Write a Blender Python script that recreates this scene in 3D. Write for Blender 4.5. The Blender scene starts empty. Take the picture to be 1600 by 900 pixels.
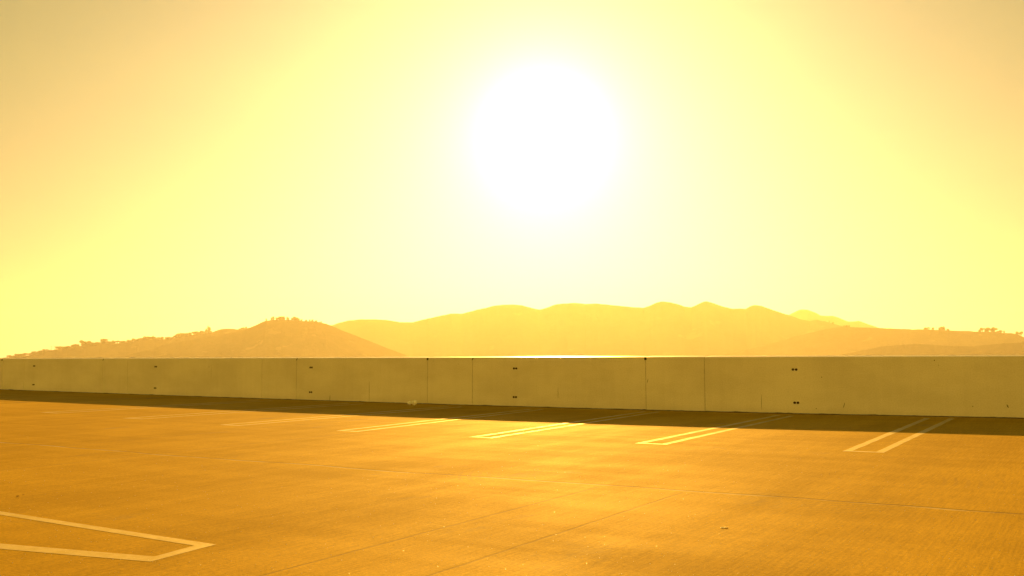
import bpy, bmesh, math, random
from mathutils import Vector, Matrix, noise

random.seed(7)
SC = bpy.context.scene
COL = SC.collection

# ------------------------------------------------------------------ camera
FPX, HOR, ROLLS = 1505.0, 554.0, -0.004          # focal length and horizon, in 1600x900 picture units
EYE = 1.2                                        # eye height above the deck, metres
roll = math.atan(ROLLS)
pitch = math.atan((HOR - 450) * math.cos(roll) / FPX)
Fv = Vector((0, math.cos(pitch), math.sin(pitch)))
_R0 = Vector((1, 0, 0)); _D0 = Vector((0, math.sin(pitch), -math.cos(pitch)))
Rv = _R0 * math.cos(roll) - _D0 * math.sin(roll)
Dv = _R0 * math.sin(roll) + _D0 * math.cos(roll)
cam_d = bpy.data.cameras.new('camera'); cam = bpy.data.objects.new('camera', cam_d); COL.objects.link(cam)
M = Matrix((Rv, -Dv, -Fv)).transposed().to_4x4(); M.translation = Vector((0, 0, EYE))
cam.matrix_world = M
cam_d.sensor_width = 36.0; cam_d.lens = FPX / 1600 * 36.0
cam_d.clip_start = 0.05; cam_d.clip_end = 60000
SC.camera = cam
SC.render.resolution_x, SC.render.resolution_y = 1024, 576


def ray(x, y):
    return (Fv * FPX + Rv * (x - 800) + Dv * (y - 450)).normalized()


# ------------------------------------------------------------------ sky, sun, exposure
SUN = ray(851, 207)
SUN_EL = math.asin(SUN.z); SUN_AZ = math.atan2(SUN.x, SUN.y)

W = bpy.data.worlds.new('World'); SC.world = W; W.use_nodes = True
nt = W.node_tree; nt.nodes.clear(); N = nt.nodes; L = nt.links


def wmath(op, a, b=None, c=None):
    n = N.new('ShaderNodeMath'); n.operation = op
    for i, v in enumerate((a, b, c)):
        if v is None: continue
        if isinstance(v, (int, float)): n.inputs[i].default_value = v
        else: L.new(v, n.inputs[i])
    return n.outputs[0]


def wscale(col, fac):                             # colour (tuple or socket) times a scalar socket
    n = N.new('ShaderNodeVectorMath'); n.operation = 'SCALE'
    if isinstance(col, tuple): n.inputs[0].default_value = col
    else: L.new(col, n.inputs[0])
    if isinstance(fac, (int, float)): n.inputs['Scale'].default_value = fac
    else: L.new(fac, n.inputs['Scale'])
    return n.outputs[0]


def wadd(a, b):
    n = N.new('ShaderNodeVectorMath'); n.operation = 'ADD'
    L.new(a, n.inputs[0]); L.new(b, n.inputs[1]); return n.outputs[0]


sky = N.new('ShaderNodeTexSky'); sky.sky_type = 'NISHITA'; sky.sun_disc = False
sky.sun_elevation = SUN_EL; sky.sun_rotation = SUN_AZ
sky.air_density = 1.6; sky.dust_density = 2.0; sky.ozone_density = 0.3; sky.altitude = 150
tint = N.new('ShaderNodeVectorMath'); tint.operation = 'MULTIPLY'
L.new(sky.outputs[0], tint.inputs[0]); tint.inputs[1].default_value = (0.112, 0.119, 0.016)
tc = N.new('ShaderNodeTexCoord')
nrm = N.new('ShaderNodeVectorMath'); nrm.operation = 'NORMALIZE'; L.new(tc.outputs['Generated'], nrm.inputs[0])
dt = N.new('ShaderNodeVectorMath'); dt.operation = 'DOT_PRODUCT'
L.new(nrm.outputs[0], dt.inputs[0]); dt.inputs[1].default_value = tuple(SUN)
theta = wmath('MULTIPLY', wmath('ARCCOSINE', wmath('MINIMUM', dt.outputs['Value'], 0.999999)), 180 / math.pi)
# smog aureole around the sun (the air scatters most of its light forward)
core = wmath('DIVIDE', 1.0, wmath('ADD', 1.0, wmath('POWER', wmath('DIVIDE', theta, 3.0), 3.2)))
mid = wmath('EXPONENT', wmath('DIVIDE', theta, -8.5))
wide = wmath('EXPONENT', wmath('DIVIDE', theta, -24.0))
cm_ = N.new('ShaderNodeMapping'); L.new(nrm.outputs[0], cm_.inputs[0]); cm_.inputs['Scale'].default_value = (1.0, 1.0, 3.2); cm_.inputs['Rotation'].default_value = (0.2, 0.35, 0.0)
cn = N.new('ShaderNodeTexNoise'); L.new(cm_.outputs[0], cn.inputs['Vector']); cn.inputs['Scale'].default_value = 2.6; cn.inputs['Detail'].default_value = 6; cn.inputs['Roughness'].default_value = 0.55
acc = wscale(tint.outputs[0], wmath('MULTIPLY_ADD', cn.outputs['Fac'], 0.30, 0.85))     # the thinnest high veil
sx = N.new('ShaderNodeSeparateXYZ'); L.new(nrm.outputs[0], sx.inputs[0])
elev = wmath('MULTIPLY', wmath('ARCSINE', sx.outputs['Z']), 180 / math.pi)
low = wmath('MULTIPLY', wmath('EXPONENT', wmath('DIVIDE', theta, -19.0)), wmath('EXPONENT', wmath('DIVIDE', wmath('MAXIMUM', elev, 0.0), -12.0)))
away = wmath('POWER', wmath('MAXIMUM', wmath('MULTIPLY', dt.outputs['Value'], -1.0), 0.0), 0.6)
back = wmath('MULTIPLY', away, wmath('EXPONENT', wmath('DIVIDE', wmath('MAXIMUM', elev, 0.0), -16.0)))   # added bright low sky behind the camera, lifts the shaded wall
acc = wadd(acc, wscale((4.0, 4.0, 3.6), core))
acc = wadd(acc, wscale((1.2, 0.9, 1.25), mid))
acc = wadd(acc, wscale((0.5, 0.39, 0.6), wide))
acc = wadd(acc, wscale((2.4, 2.6, 4.2), low))
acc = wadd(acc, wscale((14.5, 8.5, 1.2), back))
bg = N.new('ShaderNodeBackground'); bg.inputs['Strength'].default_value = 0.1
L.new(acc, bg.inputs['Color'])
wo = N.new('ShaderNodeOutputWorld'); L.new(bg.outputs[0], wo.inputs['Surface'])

sd = bpy.data.lights.new('sun', 'SUN'); sd.energy = 4.8; sd.angle = math.radians(0.53); sd.color = (1.0, 0.50, 0.07)
so = bpy.data.objects.new('sun', sd); COL.objects.link(so)
so.rotation_euler = (-SUN).to_track_quat('-Z', 'Y').to_euler(); so.location = (0, 0, 30)

SC.view_settings.view_transform = 'Standard'; SC.view_settings.look = 'None'
SC.view_settings.gamma = 1.0; SC.view_settings.use_curve_mapping = False
SC.view_settings.exposure = 1.6


# ------------------------------------------------------------------ helpers
def tag(o, label=None, cat=None, group=None, kind=None):
    for k, v in (('label', label), ('category', cat), ('group', group), ('kind', kind)):
        if v: o[k] = v
    return o


def mesh_obj(name, verts, faces, mat, parent=None, smooth=False):
    me = bpy.data.meshes.new(name); me.from_pydata([tuple(v) for v in verts], [], faces); me.update()
    if mat: me.materials.append(mat)
    if smooth:
        for p in me.polygons: p.use_smooth = True
    o = bpy.data.objects.new(name, me); COL.objects.link(o)
    if parent: o.parent = parent
    return o


def bm_obj(name, bm, mat, parent=None, smooth=False):
    me = bpy.data.meshes.new(name); bm.to_mesh(me); bm.free()
    if mat: me.materials.append(mat)
    if smooth:
        for p in me.polygons: p.use_smooth = True
    o = bpy.data.objects.new(name, me); COL.objects.link(o)
    if parent: o.parent = parent
    return o


def empty(name, loc=(0, 0, 0)):
    o = bpy.data.objects.new(name, None); COL.objects.link(o); o.location = loc; o.empty_display_size = 0.3
    return o


class Mat:
    """Small node builder."""
    def __init__(s, name, rough=0.8):
        s.m = bpy.data.materials.new(name); s.m.use_nodes = True
        s.t = s.m.node_tree; s.b = s.t.nodes['Principled BSDF']; s.b.inputs['Roughness'].default_value = rough
        s.co = s.n('ShaderNodeTexCoord').outputs['Object']

    def n(s, typ, **kw):
        n = s.t.nodes.new(typ)
        for k, v in kw.items(): setattr(n, k, v)
        return n

    def put(s, sock, v):
        if isinstance(v, (int, float)): sock.default_value = v
        elif isinstance(v, tuple): sock.default_value = v if len(v) == sock_len(sock) else v + (1.0,)
        else: s.t.links.new(v, sock)

    def math(s, op, a, b=0.0, c=None):
        n = s.n('ShaderNodeMath', operation=op); s.put(n.inputs[0], a); s.put(n.inputs[1], b)
        if c is not None: s.put(n.inputs[2], c)
        return n.outputs[0]

    def map(s, scale=(1, 1, 1), rot=(0, 0, 0), loc=(0, 0, 0)):
        n = s.n('ShaderNodeMapping'); s.t.links.new(s.co, n.inputs[0])
        n.inputs['Scale'].default_value = scale; n.inputs['Rotation'].default_value = rot; n.inputs['Location'].default_value = loc
        return n.outputs[0]

    def noise(s, vec, scale, detail=4, rough=0.55, dist=0.0):
        n = s.n('ShaderNodeTexNoise'); s.t.links.new(vec, n.inputs['Vector'])
        n.inputs['Scale'].default_value = scale; n.inputs['Detail'].default_value = detail
        n.inputs['Roughness'].default_value = rough; n.inputs['Distortion'].default_value = dist
        return n.outputs['Fac']

    def rng(s, v, a, b, c=0.0, d=1.0, smooth=True):
        n = s.n('ShaderNodeMapRange'); n.interpolation_type = 'SMOOTHSTEP' if smooth else 'LINEAR'
        s.put(n.inputs[0], v)
        for i, q in enumerate((a, b, c, d)): n.inputs[i + 1].default_value = q
        return n.outputs[0]

    def mix(s, f, a, b, mode='MIX'):
        n = s.n('ShaderNodeMix', data_type='RGBA', blend_type=mode)
        s.put(n.inputs[0], f); s.put(n.inputs[6], a); s.put(n.inputs[7], b); return n.outputs[2]

    def sep(s, v=None):
        n = s.n('ShaderNodeSeparateXYZ'); s.t.links.new(v or s.co, n.inputs[0]); return n.outputs

    def bump(s, h, strength, dist):
        n = s.n('ShaderNodeBump'); n.inputs['Strength'].default_value = strength; n.inputs['Distance'].default_value = dist
        s.put(n.inputs['Height'], h); s.t.links.new(n.outputs[0], s.b.inputs['Normal'])

    def base(s, c): s.put(s.b.inputs['Base Color'], c)


def sock_len(sock):
    try: return len(sock.default_value)
    except TypeError: return 1


# ------------------------------------------------------------------ the deck's own frame: u along the wall, v out from it
def ground0(x, y, z=0.0):
    r = ray(x, y); return Vector((0, 0, EYE)) + r * ((z - EYE) / r.z)


PA = ground0(0, 609); PB = ground0(1600, 653.5)
WD = (PB - PA).normalized(); WN = Vector((-WD.y, WD.x, 0))       # WN points outward, past the wall
SAMP = []                                                         # the deck dips slightly along the wall, for drainage
for x_, y_ in ((0, 609), (200, 616.2), (400, 623), (600, 629.5), (800, 635.5), (1000, 640.9), (1200, 645.9), (1400, 650.1), (1600, 653.5)):
    r_ = ray(x_, y_); t_ = PA.dot(WN) / r_.dot(WN)
    SAMP.append(((r_ * t_ - PA).dot(WD), EYE + r_.z * t_))
SAMP = [(-40, 0.03), (-12, 0.02)] + SAMP + [(SAMP[-1][0] + 8, 0.0), (80, 0.0)]


def deck_z(u):
    def at(q):
        for (a, za), (b, zb) in zip(SAMP, SAMP[1:]):
            if q <= b: return za + (zb - za) * max(0, (q - a) / (b - a))
        return SAMP[-1][1]
    return sum(at(u + k) for k in (-1.6, -0.8, 0, 0.8, 1.6)) / 5


def px_uv(x, y):
    """Where the line of sight through a picture point meets the deck, in deck coordinates."""
    z = 0.0
    for _ in range(25):
        p = ground0(x, y, z); q = p - PA; z = deck_z(q.dot(WD))
    return q.dot(WD), q.dot(WN)                                  # v is negative on the deck


def wall_u(x, y=600):
    r = ray(x, y); t = PA.dot(WN) / r.dot(WN); return (r * t - PA).dot(WD)


FRAME = Matrix.Translation((PA.x, PA.y, 0)) @ Matrix(((WD.x, WN.x, 0, 0), (WD.y, WN.y, 0, 0), (0, 0, 1, 0), (0, 0, 0, 1)))
U0, U1, V0 = -38.0, 62.0, -48.0


# ------------------------------------------------------------------ materials
def mat_deck():
    m = Mat('deck_concrete', 0.62)
    x, y, z = m.sep()
    big = m.noise(m.map(), 0.22, 5, 0.6, 0.6)
    mid = m.noise(m.map((1, 0.45, 1)), 1.1, 5, 0.62, 0.4)
    lng = m.noise(m.map((1.3, 0.10, 1), (0, 0, 0.02)), 1.6, 4, 0.6)          # tracks running toward the wall
    lat = m.noise(m.map((0.16, 1.7, 1), (0, 0, -0.05)), 1.2, 4, 0.6)         # bands running along it
    broom = m.noise(m.map((22, 0.7, 1), (0, 0, 0.03)), 3.0, 3, 0.6)
    grain = m.noise(m.map(), 42, 4, 0.75)
    fine = m.noise(m.map(), 170, 2, 0.7)
    f = m.math('ADD', m.math('MULTIPLY', big, 0.9), m.math('MULTIPLY', mid, 0.6))
    f = m.math('ADD', f, m.math('MULTIPLY', lng, 0.7)); f = m.math('ADD', f, m.math('MULTIPLY', lat, 0.8))
    f = m.rng(f, 1.2, 1.82, 0, 1)
    col = m.mix(f, (0.41, 0.265, 0.016), (0.53, 0.350, 0.026))
    g = m.math('ADD', m.math('MULTIPLY', grain, 0.55), m.math('MULTIPLY', fine, 0.45))
    col = m.mix(0.75, col, m.mix(m.rng(g, 0.35, 0.65), (0.62, 0.62, 0.62), (1.22, 1.22, 1.22)), 'MULTIPLY')
    col = m.mix(0.45, col, m.mix(m.rng(broom, 0.3, 0.7), (0.72, 0.72, 0.72), (1.2, 1.2, 1.2)), 'MULTIPLY')
    # oil drips and old stains
    st = m.rng(m.noise(m.map((1, 0.6, 1), loc=(7, 3, 0)), 0.75, 6, 0.7, 0.8), 0.60, 0.74)
    col = m.mix(m.math('MULTIPLY', st, 0.45), col, (0.17, 0.145, 0.11))
    # construction joints: one parallel to the wall, others square to it
    wob = m.math('MULTIPLY', m.math('SUBTRACT', m.noise(m.map(), 0.35, 2), 0.5), 0.35)
    wob2 = m.math('MULTIPLY', m.math('SUBTRACT', m.noise(m.map(), 2.5, 4), 0.5), 0.03)

    def line(coord, at, w, soft=0.012, wobble=None):
        d = m.math('ABSOLUTE', m.math('SUBTRACT', coord, at))
        if wobble is not None: d = m.math('ABSOLUTE', m.math('ADD', m.math('SUBTRACT', coord, at), wobble))
        return m.rng(d, w, w + soft, 1, 0)
    seam_v = px_uv(900, 755.5)[1]
    wl = m.math('ADD', wob, wob2)
    joint = line(y, seam_v, 0.012, 0.015, wl)
    lip = line(y, seam_v - 0.035, 0.012, 0.02, wl)
    for px in ((676, 829), (858, 838)):
        uu = px_uv(*px)[0]
        joint = m.math('MAXIMUM', joint, m.math('MULTIPLY', m.math('MULTIPLY', line(x, uu, 0.006, 0.012, wob2), 0.7), m.rng(y, seam_v - 0.2, seam_v, 1, 0)))
    for uu in (px_uv(330, 700)[0], px_uv(60, 700)[0]):
        joint = m.math('MAXIMUM', joint, m.math('MULTIPLY', line(x, uu, 0.005, 0.02, wob2), 0.55))
    col = m.mix(m.math('MULTIPLY', joint, 0.6), col, (0.12, 0.10, 0.075))
    col = m.mix(m.math('MULTIPLY', m.math('MULTIPLY', lip, m.rng(mid, 0.4, 0.6)), 0.5), col, (0.6, 0.56, 0.48))
    # turning tyre scuffs
    arcs = None
    for cx_, cy_, r0, r1 in ((1120, 738, 2.1, 2.7),):
        cu, cv = px_uv(cx_, cy_)
        d = m.math('SQRT', m.math('ADD', m.math('POWER', m.math('SUBTRACT', x, cu), 2), m.math('POWER', m.math('SUBTRACT', y, cv), 2)))
        k = m.math('MULTIPLY', m.rng(d, r0, r0 + 0.06), m.rng(d, r1, r1 + 0.06, 1, 0))
        k = m.math('MULTIPLY', k, m.rng(m.math('SINE', m.math('MULTIPLY', d, 62)), 0.1, 0.8))
        k = m.math('MULTIPLY', k, m.rng(m.noise(m.map(loc=(cu, cv, 0)), 0.55, 3), 0.45, 0.62))
        arcs = k if arcs is None else m.math('MAXIMUM', arcs, k)
    col = m.mix(m.math('MULTIPLY', arcs, 0.16), col, (0.13, 0.11, 0.09))
    m.base(col)
    m.put(m.b.inputs['Roughness'], m.rng(f, 0, 1, 0.86, 0.78, False))
    m.b.inputs['Specular IOR Level'].default_value = 0.02
    h = m.math('ADD', m.math('MULTIPLY', grain, 0.5), m.math('ADD', m.math('MULTIPLY', fine, 0.3), m.math('MULTIPLY', broom, 0.25)))
    h = m.math('SUBTRACT', h, m.math('MULTIPLY', joint, 0.6))
    m.bump(h, 0.55, 0.006)
    return m.m


def mat_paint():
    m = Mat('road_paint', 0.6); m.b.inputs['Specular IOR Level'].default_value = 0.3
    wear = m.rng(m.noise(m.map(), 5, 7, 0.8), 0.36, 0.66)
    scuff = m.rng(m.noise(m.map((1, 0.3, 1)), 60, 3, 0.8), 0.52, 0.75)
    col = m.mix(m.math('MULTIPLY', wear, 0.8), (0.58, 0.47, 0.22), (0.42, 0.32, 0.09))
    col = m.mix(m.math('MULTIPLY', scuff, 0.6), col, (0.38, 0.29, 0.08))
    m.base(col)
    m.put(m.b.inputs['Roughness'], m.rng(wear, 0, 1, 0.62, 0.8, False))
    m.bump(m.noise(m.map(), 90, 3, 0.7), 0.4, 0.004)
    return m.m


def mat_wall():
    m = Mat('painted_wall_concrete', 0.75)
    x, y, z = m.sep()
    blot = m.noise(m.map((0.5, 1, 1)), 1.3, 5, 0.6)
    drip = m.noise(m.map((5, 1, 0.35)), 1.6, 4, 0.6)
    grain = m.noise(m.map(), 38, 4, 0.75)
    col = m.mix(m.rng(blot, 0.3, 0.7), (0.66, 0.60, 0.46), (0.76, 0.70, 0.55))
    col = m.mix(0.15, col, m.mix(m.rng(drip, 0.3, 0.7), (0.84, 0.84, 0.82), (1.07, 1.07, 1.07)), 'MULTIPLY')
    col = m.mix(0.6, col, m.mix(m.rng(grain, 0.25, 0.75), (0.82, 0.82, 0.82), (1.1, 1.1, 1.1)), 'MULTIPLY')
    spots = m.rng(m.noise(m.map((1, 1, 0.6), loc=(3, 0, 9)), 9, 3, 0.6), 0.70, 0.76)
    col = m.mix(m.math('MULTIPLY', spots, 0.45), col, (0.22, 0.19, 0.14))
    splash = m.math('MULTIPLY', m.rng(z, 0.16, -0.06), m.noise(m.map((1.5, 1, 1)), 3, 4))
    col = m.mix(m.math('MULTIPLY', splash, 0.25), col, (0.24, 0.21, 0.14))
    m.base(col)
    m.bump(m.math('ADD', grain, m.math('MULTIPLY', blot, 0.6)), 0.35, 0.006)
    return m.m


def mat_simple(name, col, rough=0.8, amt=0.35, scale=30, bump=0.3, bd=0.003):
    m = Mat(name, rough)
    n = m.noise(m.map(), scale, 5, 0.65)
    lo = tuple(c * (1 - amt) for c in col); hi = tuple(min(1, c * (1 + amt)) for c in col)
    m.base(m.mix(m.rng(n, 0.3, 0.7), lo, hi)); m.bump(n, bump, bd)
    return m.m


def mat_hill(name, brush, soil, sc):
    m = Mat(name, 0.95)
    m.b.inputs['Specular IOR Level'].default_value = 0.1
    a = m.noise(m.map(), sc, 6, 0.65, 0.3); b = m.noise(m.map((1, 1, 0.4)), sc * 9, 4, 0.7)
    f = m.math('ADD', m.math('MULTIPLY', a, 0.6), m.math('MULTIPLY', b, 0.4))
    col = m.mix(m.rng(f, 0.40, 0.60), brush, soil)
    m.base(m.mix(m.rng(m.noise(m.map(), sc * 2.3, 4, 0.6), 0.62, 0.68), col, tuple(min(1, c * 1.5) for c in soil)))
    m.bump(b, 0.8, 6.0)
    return m.m


def mat_leaf():
    m = Mat('tree_foliage', 0.8)
    n = m.noise(m.map(), 0.5, 3)
    m.base(m.mix(m.rng(n, 0.35, 0.65), (0.045, 0.06, 0.022), (0.09, 0.105, 0.04)))
    return m.m


MD, MP, MW = mat_deck(), mat_paint(), mat_wall()
M_CAP = mat_simple('smooth_wall_coping', (0.72, 0.66, 0.52), 0.38, 0.1, 14, 0.2, 0.001)
M_SEAL = mat_simple('joint_sealant', (0.10, 0.085, 0.06), 0.85)
M_JOINT = mat_simple('panel_joint_filler', (0.36, 0.32, 0.24), 0.85)
M_STEEL = mat_simple('rusty_plug', (0.035, 0.018, 0.012), 0.85, 0.5)
M_NOTCH = mat_simple('dark_recess', (0.05, 0.04, 0.03), 0.9, 0.4)
M_BODY = mat_simple('garage_concrete', (0.36, 0.33, 0.28), 0.85, 0.2, 1.5)
M_LEAF = mat_leaf()
M_BARK = mat_simple('tree_bark', (0.08, 0.06, 0.045), 0.9, 0.4, 1.0)

# ------------------------------------------------------------------ terrain under everything
gv, gf = [], []
GN = 36
for j in range(GN + 1):
    for i in range(GN + 1):
        X = -13500 + 27000 * i / GN; Y = -13500 + 27000 * j / GN
        gv.append((X, Y, -16 + (noise.noise(Vector((X / 2500, Y / 2500, 3))) * 3 - 1 if math.hypot(X, Y) > 900 else 0)))
for j in range(GN):
    for i in range(GN):
        a = j * (GN + 1) + i; gf.append((a, a + 1, a + GN + 2, a + GN + 1))
ground = mesh_obj('ground', gv, gf, mat_hill('valley_ground', (0.06, 0.06, 0.035), (0.16, 0.14, 0.10), 0.004), smooth=True)
tag(ground, kind='structure')


# ------------------------------------------------------------------ hills
def interp(pts, x):
    if x <= pts[0][0]: return pts[0][1]
    for (a, ya), (b, yb) in zip(pts, pts[1:]):
        if x <= b: return ya + (yb - ya) * (x - a) / (b - a)
    return pts[-1][1]


def crest_point(pts, x, D):
    """Point of a ridge line at picture column x and horizontal distance D."""
    r = ray(x, interp(pts, x)); h = math.hypot(r.x, r.y)
    return Vector((r.x / h * D, r.y / h * D, EYE + r.z / h * D))


def ridge(name, pts, D, front, back, mat, step=1.5, amp=0.3, seed=0, wob=0.0):
    x0, x1 = pts[0][0], pts[-1][0]
    n = int((x1 - x0) / step); T = [-1, -.86, -.72, -.6, -.5, -.41, -.33, -.26, -.2, -.15, -.1, -.06, -.03, 0, .05, .15, .35, .65, 1]
    vs, fs = [], []
    for i in range(n + 1):
        x = x0 + (x1 - x0) * i / n
        Dx = D * (1 + wob * noise.noise(Vector((x / 150, seed, 0.5))))
        c = crest_point(pts, x, Dx)
        hc = c.z + 16
        jit = noise.noise(Vector((x / 2.3, seed * 3.1, 0))) * 0.35 + noise.noise(Vector((x / 7, seed * 3.1, 7))) * 0.5
        hc += jit * D / FPX * amp
        dirv = Vector((c.x, c.y, 0)).normalized()
        for t in T:
            k = abs(t)
            R = Dx + (min(front, max(60, hc * 2.6)) if t < 0 else min(back, max(80, hc * 4))) * t
            prof = (1 - k) ** 1.25
            p = dirv * R
            nz = noise.fractal(Vector((p.x, p.y, seed * 50)) / (D * 0.045), 1.0, 2.1, 5) if hasattr(noise, 'fractal') else 0
            rib = 1 - abs(noise.noise(Vector((x / 22 + t * 1.5, t * 1.2, seed + 5)))) * 2
            h = hc * prof + (nz * 0.05 + (rib - 0.5) * 0.02) * hc * min(1, k * 5) * (1 - k)
            if t < 0: h = min(h, hc * (1 - k * 0.75))
            vs.append((p.x, p.y, -17.5 + h + (1.5 if k < 1 else 0)))
    m = len(T)
    for i in range(n):
        for j in range(m - 1):
            a = i * m + j; fs.append((a, a + m, a + m + 1, a + 1))
    o = mesh_obj(name, vs, fs, mat, smooth=True); tag(o, kind='structure')
    return o


R_LEFT = [(-160, 566), (-80, 563), (-20, 561), (5, 559), (15, 558), (30, 557.3), (45, 555), (60, 552.5), (75, 548), (90, 545.6), (105, 544), (120, 541.5), (135, 539.3),
          (150, 538.3), (160, 537.5), (175, 536.8), (190, 535.8), (205, 534.8), (215, 532), (225, 530.6), (240, 529.8), (255, 530.3), (268, 529.3),
          (275, 527), (290, 524.6), (305, 522.5), (320, 520.6), (330, 520), (337, 517), (345, 514.3), (353, 513.5), (362, 513.7), (373, 514.8), (385, 517), (420, 526), (480, 545), (520, 562)]
R_KNOLL = [(120, 566), (170, 560), (195, 556), (210, 552), (225, 548), (240, 544.5), (260, 538.5), (280, 534), (300, 531), (320, 527), (345, 523.5), (365, 519), (380, 514.5), (390, 512),
           (400, 508), (408, 504), (415, 501.2), (425, 500), (440, 499.6), (455, 500), (470, 501.3), (480, 501.8), (490, 502), (500, 503.7), (510, 506), (518, 509), (535, 516.5), (560, 526),
           (600, 542), (640, 557), (665, 566)]
R_MAIN = [(380, 540), (430, 522), (480, 511), (505, 508.5), (520, 508), (530, 504.3), (545, 500.5), (565, 498.8), (590, 499.2), (605, 500), (625, 503.5), (645, 503.6), (660, 499.5), (675, 496.5), (690, 493),
          (705, 490), (722, 490), (735, 487), (745, 484), (760, 481), (770, 478), (785, 476.3), (800, 475.7), (815, 477), (830, 481), (843, 484), (855, 480.5), (868, 475.5), (885, 474),
          (900, 473.3), (915, 475), (930, 474.3), (950, 476), (970, 478), (990, 480), (1005, 480.7), (1015, 478), (1024, 473.5), (1034, 471), (1045, 472), (1058, 475), (1070, 479),
          (1080, 480.2), (1090, 476), (1098, 472), (1104, 470.6), (1115, 474), (1130, 479), (1145, 482.6), (1157, 482), (1165, 482.8), (1173, 478), (1180, 476.6), (1190, 478), (1200, 481.5),
          (1215, 487), (1235, 493), (1250, 499), (1265, 501.5), (1275, 499.6), (1290, 502.3), (1310, 508), (1330, 512), (1380, 520), (1450, 534), (1530, 552), (1570, 566)]
R_FAR = [(1170, 512), (1205, 502), (1225, 495), (1235, 491), (1245, 485.5), (1252, 483.3), (1262, 484), (1275, 489), (1282, 493), (1292, 493.7), (1302, 493.6), (1312, 497), (1325, 502.6), (1334, 502.2), (1342, 501.2),
         (1355, 506), (1370, 511), (1400, 520), (1440, 540), (1470, 560)]
R_RIGHT = [(1040, 566), (1120, 556), (1190, 541), (1250, 524), (1290, 514), (1315, 510.8), (1330, 511), (1350, 512), (1375, 512.6), (1400, 513.6), (1425, 514.8), (1440, 514.6), (1455, 514.8), (1475, 516), (1500, 517), (1513, 517), (1522, 518.2), (1535, 518.4),
           (1560, 518.4), (1568, 520.4), (1580, 520.6), (1590, 522), (1600, 527), (1615, 532), (1650, 540), (1720, 551), (1800, 562)]
R_FRONT = [(1210, 572), (1270, 563), (1330, 551), (1380, 541), (1430, 537), (1480, 540), (1520, 541), (1560, 537), (1600, 535), (1660, 540), (1740, 556), (1800, 566)]

MH_N = mat_hill('near_hill_brush', (0.045, 0.045, 0.025), (0.075, 0.065, 0.04), 0.006)
MH_M = mat_hill('mountain_brush', (0.045, 0.045, 0.03), (0.07, 0.06, 0.04), 0.0022)
ridge('mountains', R_FAR, 8800, 1200, 1200, MH_M, 2.0, 0.6, 4)
ridge('mountains', R_MAIN, 6300, 1300, 1800, MH_M, 1.5, 0.7, 3, 0.05)
ridge('hills', R_LEFT, 4700, 650, 600, MH_N, 1.0, 0.8, 1)
ridge('hills', R_RIGHT, 5200, 700, 800, MH_N, 1.0, 0.6, 5)
ridge('hills', R_FRONT, 4100, 500, 300, MH_N, 1.5, 0.8, 8)
ridge('hills', R_KNOLL, 4200, 500, 500, MH_N, 1.0, 0.5, 2)


# ------------------------------------------------------------------ trees along the ridges
def crown_bm(kind, rnd):
    """Unit tree (height 1): a crown of many small leaf clumps round a set of boughs."""
    bm = bmesh.new(); lobes = []
    if kind == 'round':
        for _ in range(9): lobes.append((Vector((rnd.uniform(-.26, .26), rnd.uniform(-.26, .26), rnd.uniform(.3, .78))), rnd.uniform(.2, .3), 1.0))
    elif kind == 'umbrella':
        for _ in range(7): lobes.append((Vector((rnd.uniform(-.36, .36), rnd.uniform(-.3, .3), rnd.uniform(.52, .84))), rnd.uniform(.2, .28), 0.7))
    elif kind == 'tall':
        for k in range(8):
            z = .15 + .74 * k / 7; s = .24 * (1 - abs(z - .55) * 0.9)
            lobes.append((Vector((rnd.uniform(-.09, .09), rnd.uniform(-.09, .09), z)), s, 1.1))
    elif kind == 'wide':
        for _ in range(10): lobes.append((Vector((rnd.uniform(-.62, .62), rnd.uniform(-.4, .4), rnd.uniform(.12, .74))), rnd.uniform(.24, .34), 0.85))
    else:                                                            # palm
        for k in range(13):
            a = k * math.tau / 13
            for q in range(7):
                t = q / 6; r = .05 + .24 * t; z = .93 + .10 * math.sin(t * 2.4) - .16 * t * t
                c = Vector((math.cos(a) * r, math.sin(a) * r, z)); n = Vector((-math.sin(a), math.cos(a), 0)); w = .06 * (1.1 - t)
                vs = [bm.verts.new(c + n * w + Vector((0, 0, -.03))), bm.verts.new(c - n * w + Vector((0, 0, -.03))), bm.verts.new(c + Vector((math.cos(a), math.sin(a), -.1)) * .05)]
                bm.faces.new(vs)
        return bm
    for c, s, zs in lobes:
        for _ in range(46):
            d = Vector((rnd.gauss(0, 1), rnd.gauss(0, 1), rnd.gauss(0, 1))).normalized() * s * rnd.uniform(.55, 1.12); d.z *= zs
            p = c + d; q = s * rnd.uniform(.26, .5)
            a = Vector((rnd.gauss(0, 1), rnd.gauss(0, 1), rnd.gauss(0, 1))).normalized(); b = a.orthogonal().normalized()
            bm.faces.new([bm.verts.new(p + a * q), bm.verts.new(p + b * q * .8), bm.verts.new(p - a * q * .9), bm.verts.new(p - b * q * .7)])
    return bm


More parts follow.
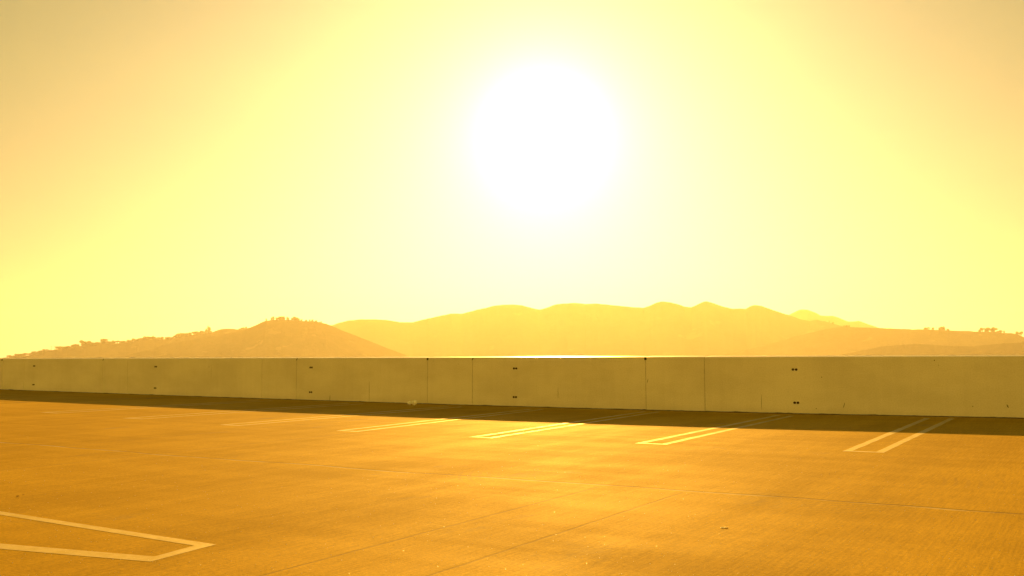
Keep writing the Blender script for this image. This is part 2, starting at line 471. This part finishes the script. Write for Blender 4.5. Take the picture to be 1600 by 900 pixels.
def trunk_bm(kind, rnd):
    bm = bmesh.new()
    top = {'round': .62, 'umbrella': .8, 'tall': .85, 'wide': .5, 'palm': .95}[kind]; r0 = .06 if kind != 'palm' else .035

    def limb(p, q, ra, rb, seg=6):
        ax = (q - p).normalized(); s = ax.orthogonal().normalized(); t = ax.cross(s)
        A = [bm.verts.new(p + (s * math.cos(i * math.tau / seg) + t * math.sin(i * math.tau / seg)) * ra) for i in range(seg)]
        B = [bm.verts.new(q + (s * math.cos(i * math.tau / seg) + t * math.sin(i * math.tau / seg)) * rb) for i in range(seg)]
        for i in range(seg): bm.faces.new((A[i], A[(i + 1) % seg], B[(i + 1) % seg], B[i]))
    limb(Vector((0, 0, -.25)), Vector((.01, 0, top * .5)), r0, r0 * .75); limb(Vector((.01, 0, top * .5)), Vector((0, .01, top)), r0 * .75, r0 * .4)
    if kind != 'palm':
        for k in range(5):
            a = k * 1.3 + rnd.random(); sp = .3 if kind in ('wide', 'umbrella') else .16
            limb(Vector((0, 0, top * .5)), Vector((math.cos(a) * sp, math.sin(a) * sp, top * rnd.uniform(.9, 1.05))), r0 * .5, r0 * .2, 5)
    return bm


PROTO = {}
rnd = random.Random(5)
for kd in ('round', 'umbrella', 'tall', 'wide', 'palm'):
    PROTO[kd] = []
    for _ in range(3 if kd == 'round' else 2):
        cb, tb = crown_bm(kd, rnd), trunk_bm(kd, rnd)
        cm = bpy.data.meshes.new('crown'); cb.to_mesh(cm); cb.free(); cm.materials.append(M_LEAF)
        tm = bpy.data.meshes.new('trunk'); tb.to_mesh(tm); tb.free(); tm.materials.append(M_BARK)
        PROTO[kd].append((cm, tm))


def plant_tree(kd, pts, D, x, hpx, label, group, wide=1.0):
    """A tree of hpx picture units on the ridge line, hpx * D / FPX metres tall."""
    c = crest_point(pts, x, D); H = hpx * 1.22 * D / FPX
    t = empty({'palm': 'palm_tree'}.get(kd, 'tree'), (c.x, c.y, c.z - H * .17))
    t.scale = (H * wide, H * wide, H); t.rotation_euler.z = rnd.uniform(0, 6.28)
    cm, tm = rnd.choice(PROTO[kd])
    for nm, me in (('crown', cm), ('trunk', tm)):
        o = bpy.data.objects.new(nm, me); COL.objects.link(o); o.parent = t
    tag(t, label, 'palm tree' if kd == 'palm' else 'tree', group)
    return t


ORD = ['first', 'second', 'third', 'fourth', 'fifth', 'sixth', 'seventh', 'eighth', 'ninth', 'tenth', 'eleventh', 'twelfth', 'thirteenth', 'fourteenth', 'fifteenth', 'sixteenth', 'seventeenth',
       'eighteenth', 'nineteenth', 'twentieth', 'twenty-first', 'twenty-second', 'twenty-third', 'twenty-fourth', 'twenty-fifth', 'twenty-sixth', 'twenty-seventh', 'twenty-eighth', 'twenty-ninth', 'thirtieth']

G1 = 'trees along the crest of the low left ridge'
named_left = [
    ('umbrella', 163, 8.2, 1.15, 'tall flat-crowned tree standing well above the left ridge crest'),
    ('wide', 281, 7.2, 1.3, 'broad rounded dark tree, the widest on the left ridge'),
    ('tall', 325.5, 9.5, 1.0, 'tallest tree of the left ridge, slim and pointed beside the smooth dome'),
    ('tall', 322.5, 6.0, 1.0, 'shorter slim tree leaning against the tallest tree of the left ridge'),
    ('palm', 80, 6.0, 1.0, 'small palm on a thin stem low on the left ridge'),
    ('palm', 85.5, 5.0, 1.1, 'shorter palm just right of the thin-stemmed palm, low left ridge'),
    ('umbrella', 128, 8.5, 0.9, 'slim-stemmed tree with small crown at the step of the left ridge'),
    ('wide', 135.5, 6.5, 1.15, 'flat bushy tree right of the slim-stemmed tree at the ridge step'),
    ('wide', 30.5, 4.2, 1.4, 'low bushy tree near the left end of the ridge above the wall'),
    ('palm', 239.5, 5.2, 0.9, 'small pointed palm in the middle of the left ridge crest'),
    ('round', 177.5, 4.4, 1.1, 'small cone-like tree right of the tall flat-crowned one'),
]
for kd, x, h, w, lb in named_left: plant_tree(kd, R_LEFT, 4700, x, h, lb, G1, w)
seq = []
x = 12.0
while x < 333:
    if all(abs(x - q[1]) > 2.0 for q in named_left):
        seq.append(x)
    x += rnd.uniform(3.6, 6.4)
segs = [(0, 70, "the left ridge's low tail"), (70, 130, 'the slope before the slim-stemmed tree'), (130, 200, 'the flat-crowned tree stretch'),
        (200, 268, 'the stretch before the widest ridge tree'), (268, 340, 'the stretch before the smooth dome')]
for a, b, where in segs:
    xs = [q for q in seq if a <= q < b]
    for i, q in enumerate(xs):
        h = rnd.uniform(2.6, 4.6); kd = rnd.choice(['round', 'round', 'wide', 'wide', 'umbrella'])
        sh = {'round': 'small round', 'wide': 'low bushy', 'umbrella': 'small open'}[kd]
        plant_tree(kd, R_LEFT, 4700, q, h, '%s tree, %s from left on %s' % (sh, ORD[i], where), G1, rnd.uniform(1.1, 1.6))

G2 = 'trees in the row on top of the rounded knoll'
kn = [(416, 3.2, 'tall'), (424.5, 4.0, 'tall'), (427, 5.0, 'tall'), (432.5, 4.0, 'round'), (437, 5.2, 'round'), (441, 5.4, 'round'), (444, 3.6, 'round'), (448.5, 4.6, 'tall'), (451, 3.4, 'tall'),
      (456.5, 3.5, 'round'), (460, 5.4, 'round'), (463.5, 5.0, 'round'), (466.5, 3.6, 'round'), (471, 2.6, 'round'), (478, 2.2, 'wide'), (484, 2.6, 'round'), (488, 3.0, 'round'), (494, 2.4, 'wide'), (501, 2.2, 'wide')]
for i, (x, h, kd) in enumerate(kn):
    sh = {'tall': 'slim upright', 'umbrella': 'high-crowned', 'round': 'round', 'wide': 'low bushy'}[kd]
    plant_tree(kd, R_KNOLL, 4200, x, h, '%s tree, %s from left in the row topping the knoll' % (sh, ORD[i]), G2, rnd.uniform(.9, 1.15))
x = 366
k = 0
for x in (374.5, 377.5, 380.5, 384):
    plant_tree('round', R_KNOLL, 4200, x, 3.0, 'small round tree, %s from the left on the shoulder between dome and knoll' % ORD[k], 'trees on the knoll shoulder', 1.0); k += 1

G3 = 'trees scattered on the crest of the right ridge'
rt = [(1447, 3.2, 'wide'), (1451, 3.4, 'umbrella'), (1458, 3.2, 'round'), (1463, 4.0, 'palm'), (1468, 3.4, 'round'), (1472.3, 5.2, 'round'), (1475.5, 3.8, 'tall'), (1481, 2.6, 'wide')]
for i, (x, h, kd) in enumerate(rt):
    plant_tree(kd, R_RIGHT, 5200, x, h, '%s tree, %s from left in the first right-ridge cluster' % ({'wide': 'low bushy', 'umbrella': 'small open', 'round': 'round', 'palm': 'small palm-like', 'tall': 'slim'}[kd], ORD[i]), G3, 1.1)
rt = [(1531, 3.4, 'round'), (1535.5, 6.2, 'umbrella'), (1541, 4.0, 'round'), (1545, 6.4, 'umbrella'), (1551, 6.2, 'round'), (1554.5, 5.6, 'umbrella'), (1562, 3.6, 'wide'), (1569, 3.4, 'tall')]
for i, (x, h, kd) in enumerate(rt):
    plant_tree(kd, R_RIGHT, 5200, x, h, '%s tree, %s from left in the second right-ridge cluster' % ({'wide': 'low bushy', 'umbrella': 'leaning open-crowned', 'round': 'round', 'tall': 'slim'}[kd], ORD[i]), G3, 1.05)
plant_tree('round', R_RIGHT, 5200, 1589.5, 3.6, 'small tree left of the last tree at the right picture edge', G3, 1.0)
plant_tree('umbrella', R_RIGHT, 5200, 1595.5, 6.4, 'last tree on the right ridge, standing clear near the picture edge', G3, 0.9)
for i, (x, h) in enumerate(((1296, 2.0), (1301, 2.2), (1319, 2.4), (1322.5, 2.8), (1326, 2.6))):
    plant_tree('round', R_MAIN if x < 1310 else R_RIGHT, 6200 if x < 1310 else 5200, x, h, 'tiny tree, %s from the left below the farthest pale ridge' % ORD[i], 'tiny trees below the farthest ridge', 1.2)

# ------------------------------------------------------------------ parking deck
us = [U0 + (U1 - U0) * i / 200 for i in range(201)]
vsd = [V0 + (0.35 - V0) * j / 60 for j in range(61)]
dv, df = [], []
for v in vsd:
    for u in us: dv.append((u, v, deck_z(u)))
nu = len(us)
for j in range(60):
    for i in range(nu - 1):
        a = j * nu + i; df.append((a, a + 1, a + nu + 1, a + nu))
# outer sides and underside of the slab
b0 = len(dv)
for v in (vsd[0], vsd[-1]):
    for u in us: dv.append((u, v, -15.9))
for i in range(nu - 1):
    df.append((i + 1, i, b0 + i, b0 + i + 1))
    t = 60 * nu + i; df.append((t, t + 1, b0 + nu + i + 1, b0 + nu + i))
deck = mesh_obj('parking_deck', dv, df, MD, smooth=False)
for p in deck.data.polygons:
    if p.normal.z > 0.7: p.use_smooth = True
deck.matrix_world = FRAME
tag(deck, kind='structure')

PZ = 0.0015


def strip(path, w, side):
    """Ground band of width w along a straight (u, v) pair; side shifts it left (-1) or right (+1)."""
    (a, b), (c, d) = path
    n = max(2, int(math.hypot(c - a, d - b) / 0.25)); dx, dy = c - a, d - b; l = math.hypot(dx, dy); nx, ny = -dy / l, dx / l
    rows = []
    for i in range(n + 1):
        t = i / n; u, v = a + dx * t, b + dy * t
        e1 = 0.010 * noise.noise(Vector((u * 9, v * 9, 1))); e2 = 0.010 * noise.noise(Vector((u * 9, v * 9, 4)))
        o1 = (0 if side > 0 else -w) + e1; o2 = (w if side > 0 else 0) + e2
        rows.append(((u + nx * o1, v + ny * o1), (u + nx * o2, v + ny * o2)))
    return rows


def add_rows(verts, faces, rows):
    b = len(verts)
    for p, q in rows:
        for (u, v) in (p, q): verts.append((u, v, deck_z(u) + PZ))
    for i in range(len(rows) - 1):
        k = b + i * 2; faces.append((k, k + 1, k + 3, k + 2))


def fix_up(o):
    for p in o.data.polygons:
        if p.normal.z < 0: p.flip()


def hairpin(ul, vl, ur, vr, vend_l, vend_r, label, uel=None, uer=None, w=0.105):
    V, Fc = [], []
    uel = ul if uel is None else uel; uer = ur if uer is None else uer
    # left and right stripes, then a thin bar closing the near end between them
    add_rows(V, Fc, strip(((ul, vl), (uel, vend_l)), w, -1))
    add_rows(V, Fc, strip(((ur, vr), (uer, vend_r)), w, 1))
    add_rows(V, Fc, strip(((ul + w + 0.001, vl), (ur - w - 0.001, vr)), w, 1))
    o = mesh_obj('stall_line', V, Fc, MP, deck); fix_up(o)
    tag(o, label)
    return o


tips = [((70, 644), (88, 646.6)), ((195, 653.2), (221.7, 655.6)), ((345, 663.7), (370, 665.6)), ((524, 673.1), (560, 674.6)), ((731, 683.3), (771, 684.6)),
        ((991.3, 693.0), (1042, 694.8)), ((1315, 705.6), (1382, 707.2))]
ends = [None, None, None, ((826, 639.3), (850, 640)), ((1004.7, 642.9), (1033, 643.5)), ((1212, 648.8), (1242, 649.8)), ((1444.5, 653.3), (1492, 654.0))]
ords = ['farthest and faintest', 'second farthest', 'third farthest', 'middle', 'brightest', 'second nearest', 'nearest']
for (tl, tr), en, od in zip(tips, ends, ords):
    ul, vl = px_uv(*tl); ur, vr = px_uv(*tr); ur = max(ur, ul + 0.42); ur = min(ur, ul + 0.62)
    vm = (vl + vr) / 2
    if en:
        el, er = px_uv(*en[0]), px_uv(*en[1])
        hairpin(ul, vm, ur, vm, el[1], er[1], '%s white double stall line reaching to the wall' % od, el[0], er[0])
    else:
        hairpin(ul, vm, ur, vm, -0.6, -0.6, '%s white double stall line reaching to the wall' % od, ul, ur)

# the wedge-shaped double line in the near left corner
A_, B_ = px_uv(0, 799), px_uv(338, 851); C_, D_ = px_uv(235, 878), px_uv(0, 858)
Ai, Bi = px_uv(0, 804.5), px_uv(303.5, 852.8); Ci, Di = px_uv(242, 869.7), px_uv(0, 849.5)


def ext(p, q, k): return (p[0] + (p[0] - q[0]) * k, p[1] + (p[1] - q[1]) * k)


poly_out = [ext(A_, B_, 1.2), A_, B_, C_, D_, ext(D_, C_, 2.0)]
poly_in = [ext(Ai, Bi, 1.2), Ai, Bi, Ci, Di, ext(Di, Ci, 2.0)]
V, Fc = [], []
rows = []
for i in range(5):
    for k in range(12 if i < 4 else 13):
        t = k / 12
        rows.append((tuple(poly_out[i][j] + (poly_out[i + 1][j] - poly_out[i][j]) * t for j in (0, 1)), tuple(poly_in[i][j] + (poly_in[i + 1][j] - poly_in[i][j]) * t for j in (0, 1))))
add_rows(V, Fc, rows)
wd = mesh_obj('stall_line', V, Fc, MP, deck); fix_up(wd); tag(wd, 'wedge-ended pale stall line in the near left corner')

# ------------------------------------------------------------------ parapet wall
WH = 0.944 * EYE                                              # level top, its inner edge
THK, RISE = 0.22, 0.024
wall = empty('parapet_wall'); wall.matrix_world = FRAME
tag(wall, 'long pale concrete parapet wall of cast panels running across the whole parking deck', 'wall')


def top_h(u):
    """The inner top edge: level, with a slight drop toward the far left."""
    x = (u - 0) / 33.0
    return WH - 0.014 * max(0, min(1, 1 - x * 1.35))


JX = [2, 37, 160, 199, 409, 463, 668, 738, 1009, 1101]
J = [wall_u(x) for x in JX]
per = J[4] - J[2]
J = [J[0] - per * 2, J[1] - per * 2, J[0] - per, J[1] - per] + J + [wall_u(1600) + 4.2, wall_u(1600) + 5.5, wall_u(1600) + 11, wall_u(1600) + 12.3]
J = sorted(J)
edges = [J[0] - 6] + J + [J[-1] + 7]
GAP = 0.007
for a, b in zip(edges, edges[1:]):
    a2, b2 = a + GAP, b - GAP; n = max(3, int((b2 - a2) / 0.1)); V, Fc = [], []
    ph = random.uniform(-0.0015, 0.0015)
    ring = [(0, -1.0), (0, 'f'), (0.006, 'c'), (THK - 0.008, 'r'), (THK, 's'), (THK, -1.0)]
    for i in range(n + 1):
        u = a2 + (b2 - a2) * i / n; h = top_h(u) + ph + 0.0012 * noise.noise(Vector((u * 3, 0, 2)))
        cut = 0.004 if i in (0, n) else 0
        for v, z in ring:
            zz = {'f': h - 0.005, 'c': h, 'r': h + RISE, 's': h + RISE - 0.008}.get(z, z)
            V.append((u, v, (zz - cut) if not isinstance(z, float) else z))
    m = len(ring)
    for i in range(n):
        for j in range(m - 1):
            k = i * m + j; Fc.append((k, k + m, k + m + 1, k + 1))
    Fc.append(tuple(range(m))); Fc.append(tuple(n * m + j for j in reversed(range(m))))
    o = mesh_obj('wall_panel', V, Fc, MW, wall); o.data.materials.append(M_CAP)
    for p in o.data.polygons:
        if p.index < n * (m - 1) and p.index % (m - 1) in (1, 2): p.material_index = 1
    bm = bmesh.new(); bm.from_mesh(o.data); bmesh.ops.recalc_face_normals(bm, faces=bm.faces); bm.to_mesh(o.data); bm.free()


def box(bm, a, b, mat=None):
    r = bmesh.ops.create_cube(bm, size=1.0)
    for v in r['verts']:
        v.co = Vector(((a[0] + b[0]) / 2 + v.co.x * (b[0] - a[0]), (a[1] + b[1]) / 2 + v.co.y * (b[1] - a[1]), (a[2] + b[2]) / 2 + v.co.z * (b[2] - a[2])))


for j in J:
    bm = bmesh.new(); box(bm, (j - GAP - 0.002, 0.010, -0.9), (j + GAP + 0.002, THK - 0.012, top_h(j) - 0.006)); bm_obj('joint_filler', bm, M_JOINT, wall)

# dark notches under the coping at some joints
for x, slant in ((2, 0), (160, 1), (463, 1), (668, 0), (738, 1), (1009, 0)):
    u = wall_u(x); h = top_h(u)
    w = 0.028 if not slant else 0.013; sh = 0 if not slant else 0.03
    bm = bmesh.new(); box(bm, (u - w, -0.004, h - 0.068), (u + w, 0.03, h - 0.007))
    for v in bm.verts:
        if v.co.z > h - 0.03: v.co.x += sh
        else: v.co.x -= sh * 0.3
    bmesh.ops.bevel(bm, geom=bm.edges[:], offset=0.003, segments=1, affect='EDGES')
    bm_obj('joint_plate', bm, M_NOTCH, wall)

# paired form-tie plugs, one pair high and one low on each panel
TU = [wall_u(x, y) for x, y in ((53, 590), (243, 595), (486, 595), (805, 600), (1242, 600))]
sp = TU[4] - TU[3]
TU = [TU[0] - sp * 2, TU[0] - sp] + TU + [TU[4] + sp, TU[4] + 2 * sp]
for u in TU:
    for hz, du in ((0.775, 0.0), (0.195, -0.01 if u < 25 else 0.02)):
        zb = deck_z(u); z = zb + hz * (top_h(u) - zb)
        for s in (-1, 1):
            bm = bmesh.new(); seg = 18; ca, cb_, cc = [], [], []
            c = Vector((u + du + s * 0.033, -0.006, z))
            rr = [0.030 + 0.0025 * noise.noise(Vector((u, k, s * 3.3 + hz))) for k in range(seg)]
            for k in range(seg):
                a = k * math.tau / seg
                ca.append(bm.verts.new(c + Vector((math.cos(a) * rr[k], 0.012, math.sin(a) * rr[k] * .9))))
                cb_.append(bm.verts.new(c + Vector((math.cos(a) * rr[k] * .9, -0.002, math.sin(a) * rr[k] * .82))))
                cc.append(bm.verts.new(c + Vector((math.cos(a) * rr[k] * .55, 0.003, math.sin(a) * rr[k] * .5))))
            for k in range(seg):
                q = (k + 1) % seg
                bm.faces.new((ca[k], ca[q], cb_[q], cb_[k])); bm.faces.new((cb_[k], cb_[q], cc[q], cc[k]))
            bm.faces.new(cc)
            bmesh.ops.recalc_face_normals(bm, faces=bm.faces)
            bm_obj('tie_plug', bm, M_STEEL, wall)

# ragged sealant bead along the foot of the wall
V, Fc = [], []
n = 900
for i in range(n + 1):
    u = edges[0] + 0.1 + (edges[-1] - edges[0] - 0.2) * i / n; z = deck_z(u)
    hh = 0.016 + 0.016 * max(0, noise.noise(Vector((u * 2.2, 0, 9))) + noise.noise(Vector((u * 9, 0, 9))) * .6)
    ww = 0.018 + 0.02 * abs(noise.noise(Vector((u * 4, 5, 9))))
    V += [(u, -0.004, z + hh), (u, -0.010, z + hh * .7), (u, -ww, z + 0.003), (u, -ww - 0.004, z - 0.01)]
for i in range(n):
    for j in range(3):
        k = i * 4 + j; Fc.append((k, k + 1, k + 5, k + 4))
mesh_obj('base_sealant', V, Fc, M_SEAL, wall)

# hairline cracks and chips on the wall face
def crack(x, y0, y1, w, lean=0.0):
    u = wall_u(x, (y0 + y1) / 2)
    def zat(y):
        r = ray(x, y); t = PA.dot(WN) / r.dot(WN); return EYE + r.z * t
    z1, z0 = zat(y0), zat(y1); V, Fc = [], []; n = 10
    for i in range(n + 1):
        t = i / n; z = z0 + (z1 - z0) * t; c = u + lean * (t - .5) + 0.006 * noise.noise(Vector((x, t * 4, 0)))
        hw = w * (0.25 + math.sin(math.pi * min(1, t * .9 + .1)) * .75) / 2
        V += [(c - hw, -0.0025, z), (c + hw, -0.0025, z)]
    for i in range(n): Fc.append((2 * i, 2 * i + 1, 2 * i + 3, 2 * i + 2))
    mesh_obj('wall_crack', V, Fc, M_SEAL, wall)


for a in ((515.5, 617, 628, .018), (872, 604, 622, .008), (577, 595, 628, .009), (1190, 616, 640, .007), (1319, 629, 637, .012, .03), (1574.5, 632, 637, .022, -.02),
          (1012, 592, 598, .012, .03), (330, 570, 590, .005), (1275.5, 637.5, 639, .02), (1284, 588.6, 590, .02), (1460, 562, 564, .02), (1520, 634, 636, .012)):
    crack(*a)

# ------------------------------------------------------------------ litter on the deck
def deck_pt(x, y):
    u, v = px_uv(x, y); return FRAME @ Vector((u, v, deck_z(u)))


def crumple(name, x, y, size, seed, label, cat, mat):
    bm = bmesh.new(); bmesh.ops.create_icosphere(bm, subdivisions=4, radius=size / 2)
    for v in bm.verts:
        d = v.co.normalized()
        k = 1 + .34 * noise.noise(d * 1.6 + Vector((seed, 0, 0))) + .30 * (1 - 2 * abs(noise.noise(d * 3.4 + Vector((0, seed, 0))))) * .8 + .1 * noise.noise(d * 8)
        v.co = d * size / 2 * k; v.co.z *= .8
    mz = min(v.co.z for v in bm.verts)
    for v in bm.verts: v.co.z -= mz
    o = bm_obj(name, bm, mat); o.location = deck_pt(x, y); o.rotation_euler.z = seed
    return tag(o, label, cat, 'crumpled litter at the foot of the wall')


M_PAPER = mat_simple('crumpled_paper', (0.85, 0.83, 0.76), 0.7, 0.05, 40)
crumple('crumpled_paper', 640.2, 632.8, 0.10, 1.7, 'left of two crumpled pale paper balls at the foot of the wall', 'litter', M_PAPER)
crumple('crumpled_paper', 647.6, 633.2, 0.12, 4.2, 'right and larger of two crumpled pale paper balls at the wall foot', 'litter', M_PAPER)

butt = empty('cigarette_butt', deck_pt(1131.5, 825.5)); butt.rotation_euler.z = math.radians(-8)
tag(butt, 'pale cigarette butt lying alone on the open deck in the right foreground', 'cigarette butt')


def tube(name, x0, x1, r, mat, parent, seed):
    bm = bmesh.new(); seg, n = 16, 8; rings = []
    for i in range(n + 1):
        t = i / n; x_ = x0 + (x1 - x0) * t; rr = r * (1 + .08 * noise.noise(Vector((x_ * 90, seed, 0))))
        if i in (0, n): rr *= .9
        rings.append([bm.verts.new((x_, rr * 1.35 * math.cos(k * math.tau / seg), r * .55 + rr * .5 * math.sin(k * math.tau / seg) + 0.001)) for k in range(seg)])
    for i in range(n):
        for k in range(seg): bm.faces.new((rings[i][k], rings[i][(k + 1) % seg], rings[i + 1][(k + 1) % seg], rings[i + 1][k]))
    bm.faces.new(rings[0]); bm.faces.new(rings[-1]); bmesh.ops.recalc_face_normals(bm, faces=bm.faces)
    return bm_obj(name, bm, mat, parent, True)


tube('paper_tube', -0.024, 0.004, 0.0062, mat_simple('cigarette_paper', (0.85, 0.84, 0.78), 0.4, 0.1, 60), butt, 1)
tube('filter', 0.0042, 0.026, 0.0064, mat_simple('cigarette_filter', (0.72, 0.55, 0.3), 0.4, 0.2, 90), butt, 2)

M_DRY = mat_simple('dry_leaf', (0.10, 0.06, 0.03), 0.8, 0.4, 60)
for i, (x, y, s, a, lb) in enumerate(((28.5, 776, .03, .3, 'larger dark dry leaf flake on the deck near the left edge'), (37, 773.6, .02, 1.2, 'smaller dark dry leaf flake behind the larger one, left edge'),
                                     (1296, 741, .016, 2.0, 'tiny dark leaf flake on the open deck in front of the nearest stall line'), (1549, 834, .014, .8, 'tiny dark leaf flake in the right foreground of the deck'))):
    V, Fc = [], []; n = 8
    for k in range(n + 1):
        t = k / n; w = .28 * math.sin(math.pi * min(1, t * .95 + .03)) ** .8
        V += [((t - .5), -w, .10 + .12 * math.sin(t * 3)), ((t - .5), 0, .02 + .10 * t), ((t - .5), w, .14 + .1 * math.cos(t * 2))]
    for k in range(n):
        for j in (0, 1): q = k * 3 + j; Fc.append((q, q + 1, q + 4, q + 3))
    o = mesh_obj('dry_leaf', V, Fc, M_DRY); o.scale = (s, s, s); o.rotation_euler.z = a; o.location = deck_pt(x, y) + Vector((0, 0, .001))
    so_ = o.modifiers.new('thickness', 'SOLIDIFY'); so_.thickness = .02
    tag(o, lb, 'dry leaf', 'dry leaf flakes on the deck')

# bright mineral grit scattered over the concrete
mg = Mat('glinting_grit', 0.42); mg.base((0.75, 0.72, 0.62)); mg.b.inputs['Specular IOR Level'].default_value = 0.8
bm = bmesh.new(); rg = random.Random(11)
for _ in range(1100):
    x = rg.uniform(-60, 1660); y = 662 + (930 - 662) * rg.random() ** 0.75
    u, v = px_uv(x, y); s = rg.uniform(.001, .0032)
    rot = Matrix.Rotation(rg.gauss(0, .16), 3, 'X') @ Matrix.Rotation(rg.gauss(0, .16), 3, 'Y')
    c = Vector((u, v, deck_z(u) + 0.0018)); k = rg.choice((5, 6, 7)); a0 = rg.random() * 6
    top = [bm.verts.new(c + rot @ Vector((math.cos(a0 + i * math.tau / k) * s * rg.uniform(.7, 1.2), math.sin(a0 + i * math.tau / k) * s * rg.uniform(.7, 1.2), 0))) for i in range(k)]
    bot = [bm.verts.new(t.co - Vector((0, 0, 0.0028))) for t in top]
    bm.faces.new(top)
    for i in range(k): bm.faces.new((top[i], bot[i], bot[(i + 1) % k], top[(i + 1) % k]))
grit = bm_obj('grit', bm, mg.m); grit.matrix_world = FRAME
tag(grit, 'sparse glinting pale grit scattered over the sunlit deck', 'grit', kind='stuff')

# ------------------------------------------------------------------ haze
HZ = 5.6e-5
bm = bmesh.new(); box(bm, (-14000, -14000, -20.5), (14000, 14000, 640))
hm = bpy.data.materials.new('haze_air'); hm.use_nodes = True; ht = hm.node_tree; ht.nodes.clear()
pv = ht.nodes.new('ShaderNodeVolumePrincipled'); pv.inputs['Density'].default_value = HZ; pv.inputs['Color'].default_value = (0.97, 0.95, 0.90, 1)
pv.inputs['Anisotropy'].default_value = 0.5
ho = ht.nodes.new('ShaderNodeOutputMaterial'); ht.links.new(pv.outputs[0], ho.inputs['Volume'])
haze = bm_obj('haze', bm, hm); tag(haze, 'golden haze filling the air out to the mountains', 'haze', kind='stuff')
